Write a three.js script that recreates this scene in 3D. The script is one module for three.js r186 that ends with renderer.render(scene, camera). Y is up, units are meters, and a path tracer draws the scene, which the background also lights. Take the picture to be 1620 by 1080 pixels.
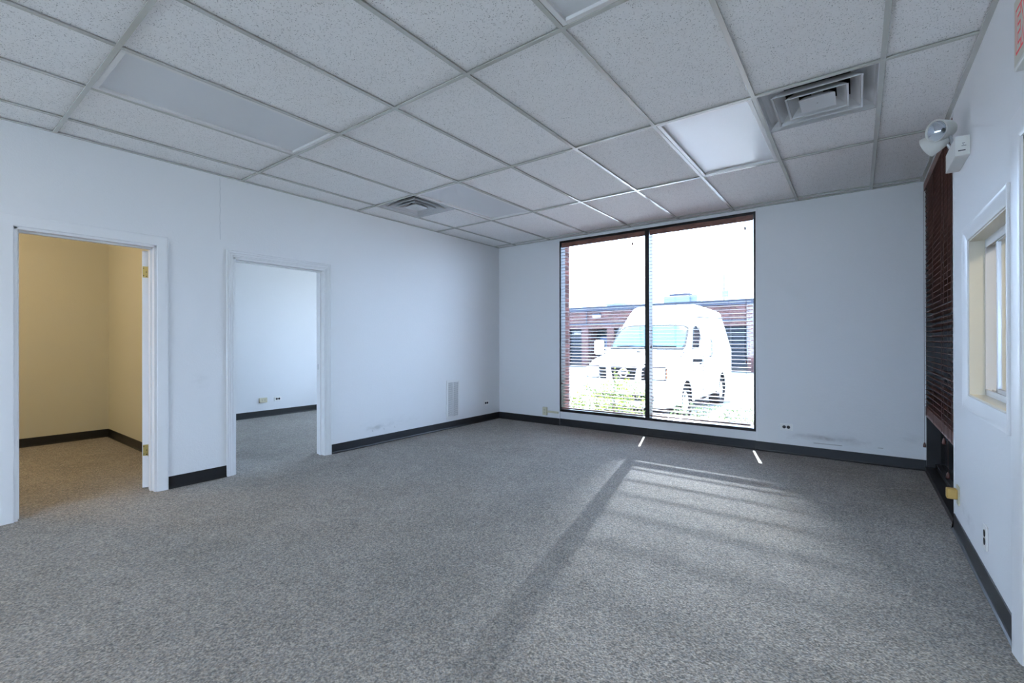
import * as THREE from 'three';
import { RoundedBoxGeometry } from 'three/addons/geometries/RoundedBoxGeometry.js';
import { mergeGeometries, mergeVertices, toCreasedNormals } from 'three/addons/utils/BufferGeometryUtils.js';
import { RectAreaLightUniformsLib } from 'three/addons/lights/RectAreaLightUniformsLib.js';
import { Brush, Evaluator, SUBTRACTION } from 'three-bvh-csg';

// ---------------------------------------------------------------- camera, sky, sun, exposure
const scene = new THREE.Scene();
const EYE = 1.1926;
const camera = new THREE.PerspectiveCamera(2 * Math.atan(540 / 727.7251) * 180 / Math.PI, 1620 / 1080, 0.05, 300);
camera.position.set(0, EYE, 0);
camera.rotation.order = 'YXZ';
camera.rotation.set(0.0009, 0.6433, -0.0021);
scene.add(camera);
const renderer = new THREE.WebGLRenderer({ antialias: true });
renderer.toneMapping = THREE.LinearToneMapping;
renderer.toneMappingExposure = 2.95;
renderer.shadowMap.enabled = true;
RectAreaLightUniformsLib.init();
scene.background = new THREE.Color().setRGB(2.85, 3.88, 5.45);

const sun = new THREE.DirectionalLight(new THREE.Color().setRGB(0.86, 0.95, 1.0), 28);
{ // read from the bright slivers under the window: travels +z, a little +x, 73 degrees up
  const d = new THREE.Vector3(0.265, 0, 0.964).multiplyScalar(Math.cos(73.5 * Math.PI / 180)); d.y = -Math.sin(73.5 * Math.PI / 180);
  sun.position.copy(d).multiplyScalar(-40).add(new THREE.Vector3(-3, 0, -8));
  sun.target.position.set(-3, 0, -8); sun.shadow.radius = 1;
  Object.assign(sun.shadow.camera, { left: -30, right: 30, top: 30, bottom: -30, near: 1, far: 120 });
  sun.castShadow = true; scene.add(sun, sun.target);
}
// the sun's glint off the curved windscreen of the parked van, which throws the slat stripes on the carpet
const glint = new THREE.SpotLight(new THREE.Color().setRGB(0.9, 0.96, 1.0), 165, 0, 8.0 * Math.PI / 180, 1, 2);
glint.position.set(-3.12, 1.12, -10.25); glint.target.position.set(-0.98, 0.05, -3.4);
glint.castShadow = true; glint.shadow.radius = 1; scene.add(glint, glint.target);

// ---------------------------------------------------------------- measures
const H = 2.6617, XL = -4.492, XR = 0.494, ZB = -5.657, ZF = 5.4;     // ceiling, left, right, back and front faces
const DECK = 2.98, XFAR = -7.62, WT = 0.13, U = 0.6096;
const GRID_X0 = -4.1537, GRID_Z0 = -0.6558, GROUND = -0.5;

// ---------------------------------------------------------------- helpers
let seed = 7;
const rnd = () => { seed = (seed * 1664525 + 1013904223) >>> 0; return seed / 4294967296; };
const rr = (a, b) => a + (b - a) * rnd();
const taken = {};
function numbered(name) { taken[name] = (taken[name] ?? -1) + 1; return taken[name] ? `${name}_${String(taken[name]).padStart(3, '0')}` : name; }
const lit = (o) => { o.castShadow = true; o.receiveShadow = true; return o; };
function uvBox(g, s = 1) {            // uv in metres by the way each face points
  g = g.index ? g.toNonIndexed() : g;
  const p = g.attributes.position, n = p.count, uv = new Float32Array(n * 2);
  const a = new THREE.Vector3(), b = new THREE.Vector3(), c = new THREE.Vector3(), N = new THREE.Vector3();
  for (let i = 0; i < n; i += 3) {
    a.fromBufferAttribute(p, i); b.fromBufferAttribute(p, i + 1); c.fromBufferAttribute(p, i + 2);
    N.copy(b).sub(a).cross(c.clone().sub(a));
    const ax = Math.abs(N.x), ay = Math.abs(N.y), az = Math.abs(N.z);
    for (let k = 0; k < 3; k++) {
      const x = p.getX(i + k), y = p.getY(i + k), z = p.getZ(i + k);
      const [u, v] = ay >= ax && ay >= az ? [x, z] : ax >= az ? [z, y] : [x, y];
      uv[(i + k) * 2] = u / s; uv[(i + k) * 2 + 1] = v / s;
    }
  }
  g.setAttribute('uv', new THREE.BufferAttribute(uv, 2));
  return g;
}
function box(x0, x1, y0, y1, z0, z1, bevel = 0) {
  const w = Math.abs(x1 - x0), h = Math.abs(y1 - y0), d = Math.abs(z1 - z0);
  const g = bevel ? new RoundedBoxGeometry(w, h, d, 2, Math.min(bevel, w / 2.01, h / 2.01, d / 2.01)) : new THREE.BoxGeometry(w, h, d);
  g.translate((x0 + x1) / 2, (y0 + y1) / 2, (z0 + z1) / 2);
  return uvBox(g);
}
const clean = (g) => { g = g.index ? g.toNonIndexed() : g; for (const k of Object.keys(g.attributes)) if (!['position', 'normal', 'uv'].includes(k)) g.deleteAttribute(k); if (!g.attributes.normal) g.computeVertexNormals(); if (!g.attributes.uv) uvBox(g); return g; };
const merge = (list) => list.length === 1 ? list[0] : mergeGeometries(list.map(clean));
function part(name, geos, mat, parent) {
  const m = lit(new THREE.Mesh(merge(Array.isArray(geos) ? geos : [geos]), mat)); m.name = name; parent.add(m); return m;
}
function tag(o, label, category, group, kind) { o.userData = { label, category }; if (group) o.userData.group = group; if (kind) o.userData.kind = kind; return o; }
function thing(name, label, category, pos = [0, 0, 0], turn = 0, group, kind) {
  const o = new THREE.Group(); o.name = numbered(name); o.position.set(...pos); o.rotation.y = turn; scene.add(o); return tag(o, label, category, group, kind);
}
function solo(name, geos, mat, label, category, group, kind) { const m = part(numbered(name), geos, mat, scene); return tag(m, label, category, group, kind); }
const struct = (name, geos, mat, label, category) => solo(name, geos, mat, label, category, null, 'structure');
function cyl(r0, r1, h, seg = 20, from, to) {   // along +y, or from one point to another
  const g = new THREE.CylinderGeometry(r1, r0, h ?? 1, seg);
  if (from) {
    const A = new THREE.Vector3(...from), B = new THREE.Vector3(...to), L = A.distanceTo(B);
    g.scale(1, L / (h ?? 1), 1);
    g.applyQuaternion(new THREE.Quaternion().setFromUnitVectors(new THREE.Vector3(0, 1, 0), B.clone().sub(A).normalize()));
    g.translate(...A.add(B).multiplyScalar(0.5).toArray());
  }
  return g;
}
const rod = (from, to, r = 0.001, seg = 6) => cyl(r, r, 1, seg, from, to);
function geom(verts, faces) {         // flat-shaded mesh out of points and polygons
  const pos = [];
  for (const f of faces) for (let k = 1; k < f.length - 1; k++) for (const i of [f[0], f[k], f[k + 1]]) pos.push(...verts[i]);
  const g = new THREE.BufferGeometry(); g.setAttribute('position', new THREE.Float32BufferAttribute(pos, 3)); g.computeVertexNormals(); return uvBox(g);
}
function sweep(profile, nodes, map, close = true) {  // profile [w, t]; nodes give (w) -> [u, v]; map (u, v, t) -> world
  const verts = [], faces = [], n = profile.length;
  for (const node of nodes) for (const [w, t] of profile) { const [u, v] = node(w); verts.push(map(u, v, t)); }
  for (let k = 0; k + 1 < nodes.length; k++) for (let i = 0; i < (close ? n : n - 1); i++) { const j = (i + 1) % n; faces.push([k * n + i, k * n + j, (k + 1) * n + j, (k + 1) * n + i]); }
  faces.push([...Array(n).keys()].reverse(), [...Array(n).keys()].map((i) => (nodes.length - 1) * n + i));
  return geom(verts, faces);
}

// ---------------------------------------------------------------- textures and materials
function dataTexture(w, h, f, srgb = true, rep = [1, 1]) {
  const d = new Uint8Array(w * h * 4);
  for (let y = 0; y < h; y++) for (let x = 0; x < w; x++) { const c = f(x, y); const i = (y * w + x) * 4; d[i] = c[0]; d[i + 1] = c[1]; d[i + 2] = c[2]; d[i + 3] = 255; }
  const t = new THREE.DataTexture(d, w, h); t.wrapS = t.wrapT = THREE.RepeatWrapping; t.magFilter = THREE.LinearFilter; t.minFilter = THREE.LinearMipmapLinearFilter; t.generateMipmaps = true;
  if (srgb) t.colorSpace = THREE.SRGBColorSpace; t.repeat.set(...rep); t.needsUpdate = true; return t;
}
function canvasTexture(w, h, draw) {
  const c = document.createElement('canvas'); c.width = w; c.height = h; draw(c.getContext('2d'), w, h);
  const t = new THREE.CanvasTexture(c); t.colorSpace = THREE.SRGBColorSpace; t.wrapS = t.wrapT = THREE.RepeatWrapping; return t;
}
function tileNoise(n, cells) {        // value noise that repeats
  const v = Float32Array.from({ length: cells * cells }, rnd);
  return (x, y) => {
    const fx = x / n * cells, fy = y / n * cells, ix = Math.floor(fx), iy = Math.floor(fy);
    let tx = fx - ix, ty = fy - iy; tx = tx * tx * (3 - 2 * tx); ty = ty * ty * (3 - 2 * ty);
    const at = (i, j) => v[((j % cells + cells) % cells) * cells + (i % cells + cells) % cells];
    return (at(ix, iy) * (1 - tx) + at(ix + 1, iy) * tx) * (1 - ty) + (at(ix, iy + 1) * (1 - tx) + at(ix + 1, iy + 1) * tx) * ty;
  };
}
const clamp255 = (v) => Math.max(0, Math.min(255, v));
const std = (c, roughness = 0.6, o = {}) => new THREE.MeshStandardMaterial({ color: Array.isArray(c) ? new THREE.Color().setRGB(...c) : c, roughness, ...o });
const phys = (c, roughness = 0.5, o = {}) => new THREE.MeshPhysicalMaterial({ color: Array.isArray(c) ? new THREE.Color().setRGB(...c) : c, roughness, ...o });

const M = {};
{ // loop-pile carpet: 3 m of it in 2048 pixels
  const n = 2048, a = tileNoise(n, 620), b = tileNoise(n, 420), c = tileNoise(n, 40), e = tileNoise(n, 9);
  const v = (x, y) => { const g = rnd(); return (a(x, y) - 0.5) * 62 + (b(x, y) - 0.5) * 40 + (g - 0.5) * 34 + (c(x, y) - 0.5) * 9 + (e(x, y) - 0.5) * 9; };
  const h = new Float32Array(n * n);
  const map = dataTexture(n, n, (x, y) => { const d = v(x, y); h[y * n + x] = d; const warm = (b(x, y) - 0.5) * 10; return [clamp255(148 + d + warm), clamp255(144 + d), clamp255(139 + d - warm)]; }, true, [1 / 3, 1 / 3]);
  const bump = dataTexture(n / 2, n / 2, (x, y) => { const k = clamp255(128 + h[(y * 2) * n + x * 2] * 1.5); return [k, k, k]; }, false, [1 / 3, 1 / 3]);
  M.carpet = phys([1, 1, 1], 0.95, { map, bumpMap: bump, bumpScale: 0.004, sheen: 0.3, sheenRoughness: 0.6 });
}
{ // pitted mineral-fibre ceiling tile, 0.61 x 1.22 m
  const w = 640, h = 1280, img = new Float32Array(w * h).fill(0);
  for (let k = 0; k < 4800; k++) { const x = rr(2, w - 3), y = rr(2, h - 3), r = rr(0.55, 1.9), l = rr(1, 1.8), an = rr(0, 3.14), dk = rr(0.35, 1);
    for (let j = -4; j <= 4; j++) for (let i = -4; i <= 4; i++) { const px = Math.round(x) + i, py = Math.round(y) + j; if (px < 0 || py < 0 || px >= w || py >= h) continue;
      const u = (i * Math.cos(an) + j * Math.sin(an)) / l, q = -i * Math.sin(an) + j * Math.cos(an); const d = Math.max(0, Math.min(1, r + 0.5 - Math.hypot(u, q))) * dk; img[py * w + px] = Math.max(img[py * w + px], d); } }
  const nz = tileNoise(1280, 120);
  const map = dataTexture(w, h, (x, y) => { const k = 247 + (nz(x, y) - 0.5) * 5 + (rnd() - 0.5) * 6 - img[y * w + x] * 105; return [clamp255(k), clamp255(k), clamp255(k - 1)]; });
  const bump = dataTexture(w, h, (x, y) => { const k = clamp255(200 - img[y * w + x] * 190 + (rnd() - 0.5) * 20); return [k, k, k]; }, false);
  M.tile = std([1, 1, 1], 0.92, { map, bumpMap: bump, bumpScale: 0.002 });
}
// painted drywall: roller stipple in relief, the same for every wall
const stipple = (() => { const a = tileNoise(512, 170), b = tileNoise(512, 60); return dataTexture(512, 512, (x, y) => { const k = 255 * (a(x, y) * 0.6 + b(x, y) * 0.4); return [k, k, k]; }, false, [1.2, 1.2]); })();
const paint = (c, rough = 0.55, o = {}) => std(c, rough, { bumpMap: stipple, bumpScale: 0.0006, ...o });
const WHITE = [0.80, 0.81, 0.82];
M.wall = paint(WHITE);
M.beige = paint([0.68, 0.68, 0.58]);
M.beigePale = paint([0.80, 0.72, 0.52]);
M.trim = std([0.82, 0.83, 0.84], 0.32);
M.trimBeige = std([0.74, 0.70, 0.58], 0.4);
M.base = std([0.010, 0.011, 0.013], 0.38);
M.tee = std([0.58, 0.59, 0.55], 0.2);
M.whiteMetal = std([0.80, 0.80, 0.79], 0.35);
M.diffuser = std([0.66, 0.67, 0.68], 0.2);
M.lens = (() => {
  const n = 256, map = dataTexture(n, n, (x, y) => { const k = 128 + 110 * Math.sin(x / n * Math.PI * 2 * 32) * Math.sin(y / n * Math.PI * 2 * 32); return [k, k, k]; }, false, [5, 5]);
  return phys([0.80, 0.82, 0.84], 0.3, { bumpMap: map, bumpScale: 0.0014, clearcoat: 0.5, clearcoatRoughness: 0.2 });
})();
M.black = std([0.006, 0.006, 0.007], 0.6);
M.bronze = std([0.012, 0.011, 0.011], 0.32, { metalness: 0.3 });
M.aluminium = std([0.62, 0.63, 0.65], 0.3, { metalness: 0.9 });
M.aluWhite = std([0.80, 0.81, 0.83], 0.3);
M.pane = phys([1, 1, 1], 0.0, { transmission: 1, thickness: 0, ior: 1.45 });
M.greyPane = phys([0.95, 0.96, 0.97], 0.0, { transmission: 1, thickness: 0, ior: 1.45 });
M.tinted = phys([0.30, 0.33, 0.36], 0.02, { transmission: 1, thickness: 0, ior: 1.5 });
M.slat = (() => { const a = tileNoise(256, 64); const map = dataTexture(512, 64, (x, y) => { const k = 0.78 + 0.3 * a(x * 0.12, y * 3.2) + (rnd() - 0.5) * 0.06; return [clamp255(136 * k), clamp255(92 * k), clamp255(80 * k)]; }); return std([1, 1, 1], 0.36, { map }); })();
M.cord = std([0.10, 0.06, 0.05], 0.8);
M.tassel = std([0.12, 0.04, 0.03], 0.35);
M.brass = std([0.52, 0.40, 0.14], 0.32, { metalness: 0.85 });
M.plateWhite = std([0.88, 0.88, 0.86], 0.3);
M.plateIvory = std([0.66, 0.62, 0.46], 0.4);
M.amber = phys([0.60, 0.38, 0.10], 0.4, {});
M.socket = std([0.008, 0.008, 0.009], 0.45);
M.grey = std([0.30, 0.30, 0.30], 0.5);
M.red = std([0.75, 0.03, 0.03], 0.4);

// ---------------------------------------------------------------- floor
struct('floor', box(-7.75, 4.2, -0.12, 0, ZB - 0.16, ZF + 0.13), M.carpet, 'grey-brown loop pile carpet covering the whole office floor', 'floor');

// ---------------------------------------------------------------- walls, with the scuffs and the hairline seam that the photograph shows
function wallSkin(w, h, draw) { // flat paint colour with stains: returns a map over w x h metres
  const k = 360, t = canvasTexture(Math.round(w * k), Math.round(h * k), (c, W, Hh) => { c.fillStyle = 'rgb(255,255,255)'; c.fillRect(0, 0, W, Hh); draw(c, k, Hh); });
  t.repeat.set(1 / w, 1 / h); t.wrapS = t.wrapT = THREE.ClampToEdgeWrapping; return t;
}
function smudge(c, x, y, rx, ry, a, n, col = '120,112,104') { for (let i = 0; i < n; i++) { const px = x + (rnd() + rnd() - 1) * rx, py = y + (rnd() + rnd() - 1) * ry, r = rr(2, 9); c.fillStyle = `rgba(${col},${a * 0.28 * rnd()})`; c.beginPath(); c.ellipse(px, py, r * rr(1, 2.6), r * rr(0.4, 1), rr(-0.4, 0.4), 0, 7); c.fill(); } }
function withShift(t, sx, sy) { t.offset.set(sx, sy); return t; }
// left wall: z from ZF to ZB; uv u = z, v = y
{
  const w = 6.6, k = 300;
  const t = canvasTexture(Math.round(w * k), Math.round(3 * k), (c, W, Hh) => {
    c.fillStyle = '#fff'; c.fillRect(0, 0, W, Hh);
    const X = (z) => (z - ZB) * k, Y = (y) => Hh - y * k;
    smudge(c, X(-3.55), Y(0.22), 0.55 * k, 0.07 * k, 0.05, 160);
    smudge(c, X(-3.35), Y(0.20), 0.12 * k, 0.03 * k, 0.09, 50);
    smudge(c, X(-1.55), Y(0.85), 0.05 * k, 0.1 * k, 0.05, 30);
    c.strokeStyle = 'rgba(120,125,135,0.4)'; c.lineWidth = 0.7; c.beginPath(); let y = 2.64; c.moveTo(X(-1.70), Y(y)); while (y > 2.12) { y -= 0.03; c.lineTo(X(-1.703) + rr(-0.9, 0.9), Y(y)); } c.stroke();
    c.strokeStyle = 'rgba(60,60,60,0.6)'; c.lineWidth = 0.9; for (const z of [-3.46, -3.62, -3.3]) { c.beginPath(); c.moveTo(X(z), Y(0.155)); c.lineTo(X(z) + 2, Y(0.172)); c.stroke(); }
  });
  t.wrapS = t.wrapT = THREE.ClampToEdgeWrapping; t.repeat.set(1 / w, 1 / 3); t.offset.set(-ZB / w, 0);
  M.wallLeft = paint(WHITE, 0.55, { map: t });
}
const D1 = { a: -0.460, b: -1.243, h: 1.972 }, D2 = { a: -1.812, b: -2.706, h: 1.962 };      // door openings in the left wall
struct('wall_left', [
  box(XL - WT, XL, 0, DECK, D1.a, ZF + 0.1), box(XL - WT, XL, D1.h, DECK, D1.b, D1.a), box(XL - WT, XL, 0, DECK, D2.a, D1.b),
  box(XL - WT, XL, D2.h, DECK, D2.b, D2.a), box(XL - WT, XL, 0, DECK, ZB - 0.1, D2.b),
], M.wallLeft, 'long white painted wall holding the two open doorways', 'wall');

const W1 = { x0: -3.392, x1: -0.889, y0: 0.200, y1: 2.625, m0: -2.143, m1: -2.087 };            // window opening in the back wall
const W0 = { x0: -6.35, x1: -5.15, y0: 0.55, y1: 2.45 };                                        // window of the side office, out of view
{
  const w = 8.6, k = 220;
  const t = canvasTexture(Math.round(w * k), Math.round(3 * k), (c, W, Hh) => {
    c.fillStyle = '#fff'; c.fillRect(0, 0, W, Hh);
    const X = (x) => (x + 7.9) * k, Y = (y) => Hh - y * k;
    smudge(c, X(-0.22), Y(0.205), 0.36 * k, 0.03 * k, 0.12, 130, '120,105,98');
    smudge(c, X(-0.1), Y(0.2), 0.5 * k, 0.08 * k, 0.04, 80);
    smudge(c, X(0.42), Y(0.28), 0.05 * k, 0.04 * k, 0.05, 20);
    c.strokeStyle = 'rgba(110,100,95,0.6)'; c.lineWidth = 1; c.beginPath(); c.moveTo(X(-0.36), Y(0.145)); c.lineTo(X(-0.12), Y(0.148)); c.stroke(); c.beginPath(); c.moveTo(X(0.16), Y(0.165)); c.lineTo(X(0.2), Y(0.165)); c.stroke();
  });
  t.wrapS = t.wrapT = THREE.ClampToEdgeWrapping; t.repeat.set(1 / w, 1 / 3); t.offset.set(7.9 / w, 0);
  M.wallBack = paint(WHITE, 0.55, { map: t });
}
const WB = ZB - 0.16;
struct('wall_back', [
  box(XFAR - 0.1, W0.x0, 0, DECK, WB, ZB), box(W0.x1, W1.x0, 0, DECK, WB, ZB), box(W0.x0, W0.x1, 0, W0.y0, WB, ZB), box(W0.x0, W0.x1, W0.y1, DECK, WB, ZB),
  box(W1.x0, W1.x1, 0, W1.y0, WB, ZB - 0.012), box(W1.x0, W1.x1, W1.y1, DECK, WB, ZB), box(W1.x1, 0.512, 0, DECK, WB, ZB),
], M.wallBack, 'white painted end wall around the tall two-pane window', 'wall');
// steel corner beads each side of the window
for (const [x0, x1] of [[-3.412, W1.x0], [W1.x1, -0.872]]) struct(x0 < -2 ? 'trim_1' : 'trim_2', box(x0, x1, 0.1, H, ZB, ZB + 0.004, 0.0015), M.trim, x0 < -2 ? 'thin pale corner bead on the window reveal above the cable duct' : 'thin pale corner bead on the window reveal nearest the brown blind corner', 'trim');

const S2 = { a: -4.030, b: ZB, x: 0.602, y1: 2.645 };                                             // storefront glazing in the right wall
const W3 = { a: -2.705, b: -3.535, y0: 0.892, y1: 1.745 };                                       // sliding reception window
const D3 = { a: -1.60, b: -2.475, h: 1.945 };
{
  const w = 7, k = 290;
  const t = canvasTexture(Math.round(w * k), Math.round(3 * k), (c, W, Hh) => {
    c.fillStyle = '#fff'; c.fillRect(0, 0, W, Hh);
    const X = (z) => (z + 4.1) * k, Y = (y) => Hh - y * k;
    smudge(c, X(-3.55), Y(0.20), 0.16 * k, 0.05 * k, 0.07, 60); smudge(c, X(-3.72), Y(0.22), 0.06 * k, 0.06 * k, 0.05, 20);
  });
  t.wrapS = t.wrapT = THREE.ClampToEdgeWrapping; t.repeat.set(1 / w, 1 / 3); t.offset.set(4.1 / w, 0);
  M.wallRight = paint(WHITE, 0.55, { map: t });
}
const XRO = XR + 0.135;
struct('wall_right', [
  box(XR, XRO, 0, DECK, W3.b, S2.a), box(XR, XRO, 0, W3.y0, W3.a, W3.b), box(XR, XRO, W3.y1, DECK, W3.a, W3.b), box(XR, XRO, 0, DECK, D3.b, W3.a),
  box(XR, XRO, D3.h, DECK, D3.a, D3.b), box(XR, XRO, 0, DECK, ZF + 0.1, D3.a), box(XR, XRO, S2.y1, DECK, ZB, S2.a),
], M.wallRight, 'white painted side wall with the sliding reception window', 'wall');
const W5 = { x0: -3.0, x1: 0.35, y0: 0.6, y1: 2.5 };                                          // unseen window added behind the viewer as fill for end wall and ceiling
struct('wall_front', [box(XFAR - 0.1, W5.x0, 0, DECK, ZF, ZF + 0.13), box(W5.x1, 4.2, 0, DECK, ZF, ZF + 0.13), box(W5.x0, W5.x1, 0, W5.y0, ZF, ZF + 0.13), box(W5.x0, W5.x1, W5.y1, DECK, ZF, ZF + 0.13)], M.wall, 'white end wall opposite the tall window', 'wall');
struct('trim_3', box(XR - 0.003, XR + 0.02, 0, H, S2.a - 0.004, S2.a + 0.012, 0.0015), M.trim, 'pale metal edge trim where the side wall meets the brown blind', 'trim');

// store room (warm) and side office behind the left wall, reception behind the right wall
struct('wall_storeroom_far', box(XFAR - 0.1, XFAR, 0, DECK, -1.605, ZF), M.beige, 'tan painted far wall seen through the doorway with the brass-hinged door', 'wall');
struct('wall_storeroom_side', box(XFAR, XL - WT, 0, DECK, -1.655, -1.605), M.beige, 'tan painted side wall meeting the far tan wall in a corner', 'wall');
struct('wall_storeroom_near', [box(XL - WT - 0.012, XL - WT, 0, DECK, D1.a, ZF), box(XL - WT - 0.012, XL - WT, D1.h, DECK, D1.b, D1.a), box(XL - WT - 0.012, XL - WT, 0, DECK, -1.605, D1.b), box(XFAR, XL - WT, 0, DECK, 1.9, 1.95)], M.beige, 'tan painted inner side of the doorway wall', 'wall');
struct('wall_office_far', box(XFAR - 0.1, XFAR, 0, DECK, ZB, -1.72), M.wall, 'white far wall of the bright side office with two outlets', 'wall');
struct('wall_office_side', box(XFAR, XL - WT, 0, DECK, -1.72, -1.655), M.wall, 'white side wall of the bright side office', 'wall');
struct('wall_reception', [box(XRO, 4.1, 0, DECK, -3.94, -3.86), box(4.1, 4.2, 0, DECK, -3.94, ZF), box(XRO, XRO + 0.012, 0, DECK, -3.86, W3.b), box(XRO, XRO + 0.012, 0, W3.y0, W3.b, W3.a), box(XRO, XRO + 0.012, W3.y1, DECK, W3.b, W3.a), box(XRO, XRO + 0.012, 0, DECK, W3.a, D3.b)], M.beigePale, 'pale yellow wall of the room behind the sliding window', 'wall');
struct('wall_vestibule', [box(2.2, 2.3, -0.1, DECK, WB, -3.94), box(S2.x + 0.03, 2.3, -0.1, DECK, WB, ZB - 0.005), box(XRO, 2.3, 0, DECK, -3.96, -3.94), box(S2.x, 2.3, -0.1, 0, ZB, -3.94)], M.wall, 'unlit vestibule walls behind the tinted glazing', 'wall');

// ---------------------------------------------------------------- ceiling: deck above, hung tiles, tee grid
const ceiling = thing('ceiling', 'white suspended ceiling of pitted tiles in a metal grid', 'ceiling', [0, 0, 0], 0, null, 'structure');
part('deck', box(XFAR - 0.1, 4.2, DECK, DECK + 0.1, WB, ZF + 0.13), M.grey, ceiling);
part('side_room_ceiling', [box(XFAR, XL - WT, H, H + 0.02, ZB, ZF)], M.tile, ceiling);
part('reception_ceiling', [box(XRO, 4.1, H, H + 0.02, -3.94, ZF)], M.tile, ceiling);
const xs = [XL, ...Array.from({ length: 8 }, (_, k) => GRID_X0 + k * U), XR];
const zs = [ZB, ...Array.from({ length: 9 }, (_, j) => GRID_Z0 - (4 - j) * 2 * U), ZF];     // rows from the window wall towards the viewer
const cell = (i, j) => ({ x0: xs[i], x1: xs[i + 1], z0: zs[j], z1: zs[j + 1] });
const fixtures = { '2,2': 'light', '2,4': 'light', '6,2': 'light', '6,4': 'light', '1,2': 'vent', '7,2': 'vent', '2,6': 'lit', '6,6': 'lit' };  // column, row; the lit pair is added for fill
const tileGeo = {};
function tileMesh(x0, x1, z0, z1) {
  const w = x1 - x0 - 0.015, d = z1 - z0 - 0.015, key = w.toFixed(3) + d.toFixed(3);
  if (!tileGeo[key]) {
    const g = new THREE.BoxGeometry(w, 0.014, d), p = g.attributes.position, uv = new Float32Array(p.count * 2), ox = rnd(), oz = rnd();
    for (let i = 0; i < p.count; i++) { uv[2 * i] = p.getX(i) / U + ox; uv[2 * i + 1] = p.getZ(i) / (2 * U) + oz; }
    g.setAttribute('uv', new THREE.BufferAttribute(uv, 2)); tileGeo[key] = g;
  }
  const m = lit(new THREE.Mesh(tileGeo[key], M.tile)); m.name = 'tile';
  m.position.set((x0 + x1) / 2, H + 0.009 + 0.007 + rr(0, 0.0025), (z0 + z1) / 2); m.rotation.y = rnd() < 0.5 ? Math.PI : 0; m.rotation.z = rr(-1, 1) * 0.0012; ceiling.add(m);
}
const lightSpots = [], ventSpots = [], addedLitSpots = [];
for (let i = 0; i + 1 < xs.length; i++) for (let j = 0; j + 1 < zs.length; j++) {
  const c = cell(i, j), f = fixtures[i + ',' + j];
  if (f === 'light') lightSpots.push([c, i, j]);
  else if (f === 'lit') addedLitSpots.push([c, i, j]);
  else if (f === 'vent') { ventSpots.push([{ ...c, z0: c.z1 - U }, i, j]); tileMesh(c.x0, c.x1, c.z0, c.z1 - U + 0.004); }
  else tileMesh(c.x0, c.x1, c.z0, c.z1);
}
const teeW = 0.024;
for (let j = 1; j < zs.length - 1; j++) part('main_tee', [box(XL, XR, H - 0.001, H + 0.004, zs[j] - teeW / 2, zs[j] + teeW / 2, 0.0008), box(XL, XR, H + 0.004, H + 0.03, zs[j] - 0.001, zs[j] + 0.001)], M.tee, ceiling);
for (let i = 1; i < xs.length - 1; i++) for (let j = 0; j + 1 < zs.length; j++) {
  part('cross_tee', [box(xs[i] - teeW / 2, xs[i] + teeW / 2, H - 0.0005, H + 0.0045, zs[j] + teeW / 2, zs[j + 1] - teeW / 2, 0.0008), box(xs[i] - 0.001, xs[i] + 0.001, H + 0.004, H + 0.03, zs[j], zs[j + 1])], M.tee, ceiling);
}
part('wall_angle', box(XL, XL + 0.02, H - 0.002, H + 0.004, ZB, ZF, 0.0008), M.tee, ceiling);
part('wall_angle', box(XR - 0.024, XR, H - 0.002, H + 0.004, S2.a, ZF, 0.0008), M.tee, ceiling);
part('wall_angle', box(XR - 0.024, XR + 0.01, H - 0.002, H + 0.004, ZB, S2.a, 0.0008), M.tee, ceiling);
part('wall_angle', box(XL, XR, H - 0.002, H + 0.004, ZB, ZB + 0.02, 0.0008), M.tee, ceiling);

// recessed 2 x 4 ft lights
const lightLabels = { '2,2': 'unlit long ceiling light beside the square vent above the doorway wall', '2,4': 'unlit dull grey ceiling light above the two doorways', '6,2': 'bright glossy ceiling light panel next to the large square vent', '6,4': 'grey ceiling light panel in line with the glossy one, farther from the window', '2,6': 'glowing fill panel added at the unseen room end on the doorway side', '6,6': 'glowing fill panel added at the unseen room end on the reception side' };
function troffer(c, i, j, on) {
  const w = c.x1 - c.x0 - 0.026, d = c.z1 - c.z0 - 0.026, o = thing('ceiling_light', lightLabels[i + ',' + j], 'ceiling light', [(c.x0 + c.x1) / 2, H, (c.z0 + c.z1) / 2], 0, 'recessed ceiling lights');
  const b = 0.026, y0 = 0.0005, y1 = 0.02;
  part('frame', [box(-w / 2, -w / 2 + b, y0, y1, -d / 2, d / 2, 0.003), box(w / 2 - b, w / 2, y0, y1, -d / 2, d / 2, 0.003), box(-w / 2 + b, w / 2 - b, y0, y1, -d / 2, -d / 2 + b, 0.003), box(-w / 2 + b, w / 2 - b, y0, y1, d / 2 - b, d / 2, 0.003)], M.whiteMetal, o);
  part('lens', box(-w / 2 + b * 0.6, w / 2 - b * 0.6, 0.017, 0.021, -d / 2 + b * 0.6, d / 2 - b * 0.6), on ? M.lensLit : M.lens, o);
  part('housing', [box(-w / 2, w / 2, 0.09, 0.1, -d / 2, d / 2), box(-w / 2, -w / 2 + 0.004, 0.012, 0.09, -d / 2, d / 2), box(w / 2 - 0.004, w / 2, 0.012, 0.09, -d / 2, d / 2), box(-w / 2, w / 2, 0.012, 0.09, -d / 2, -d / 2 + 0.004), box(-w / 2, w / 2, 0.012, 0.09, d / 2 - 0.004, d / 2)], M.whiteMetal, o);
  if (on) { const L = new THREE.RectAreaLight(new THREE.Color().setRGB(...on.color), on.power, w - 0.06, d - 0.06); L.position.set(o.position.x, H - 0.006, o.position.z); L.lookAt(o.position.x, 0, o.position.z); scene.add(L); }
}
M.lensLit = std([0.8, 0.8, 0.78], 0.4, { emissive: new THREE.Color().setRGB(1, 0.9, 0.72), emissiveIntensity: 0.8 });
for (const [c, i, j] of lightSpots) troffer(c, i, j);
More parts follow.
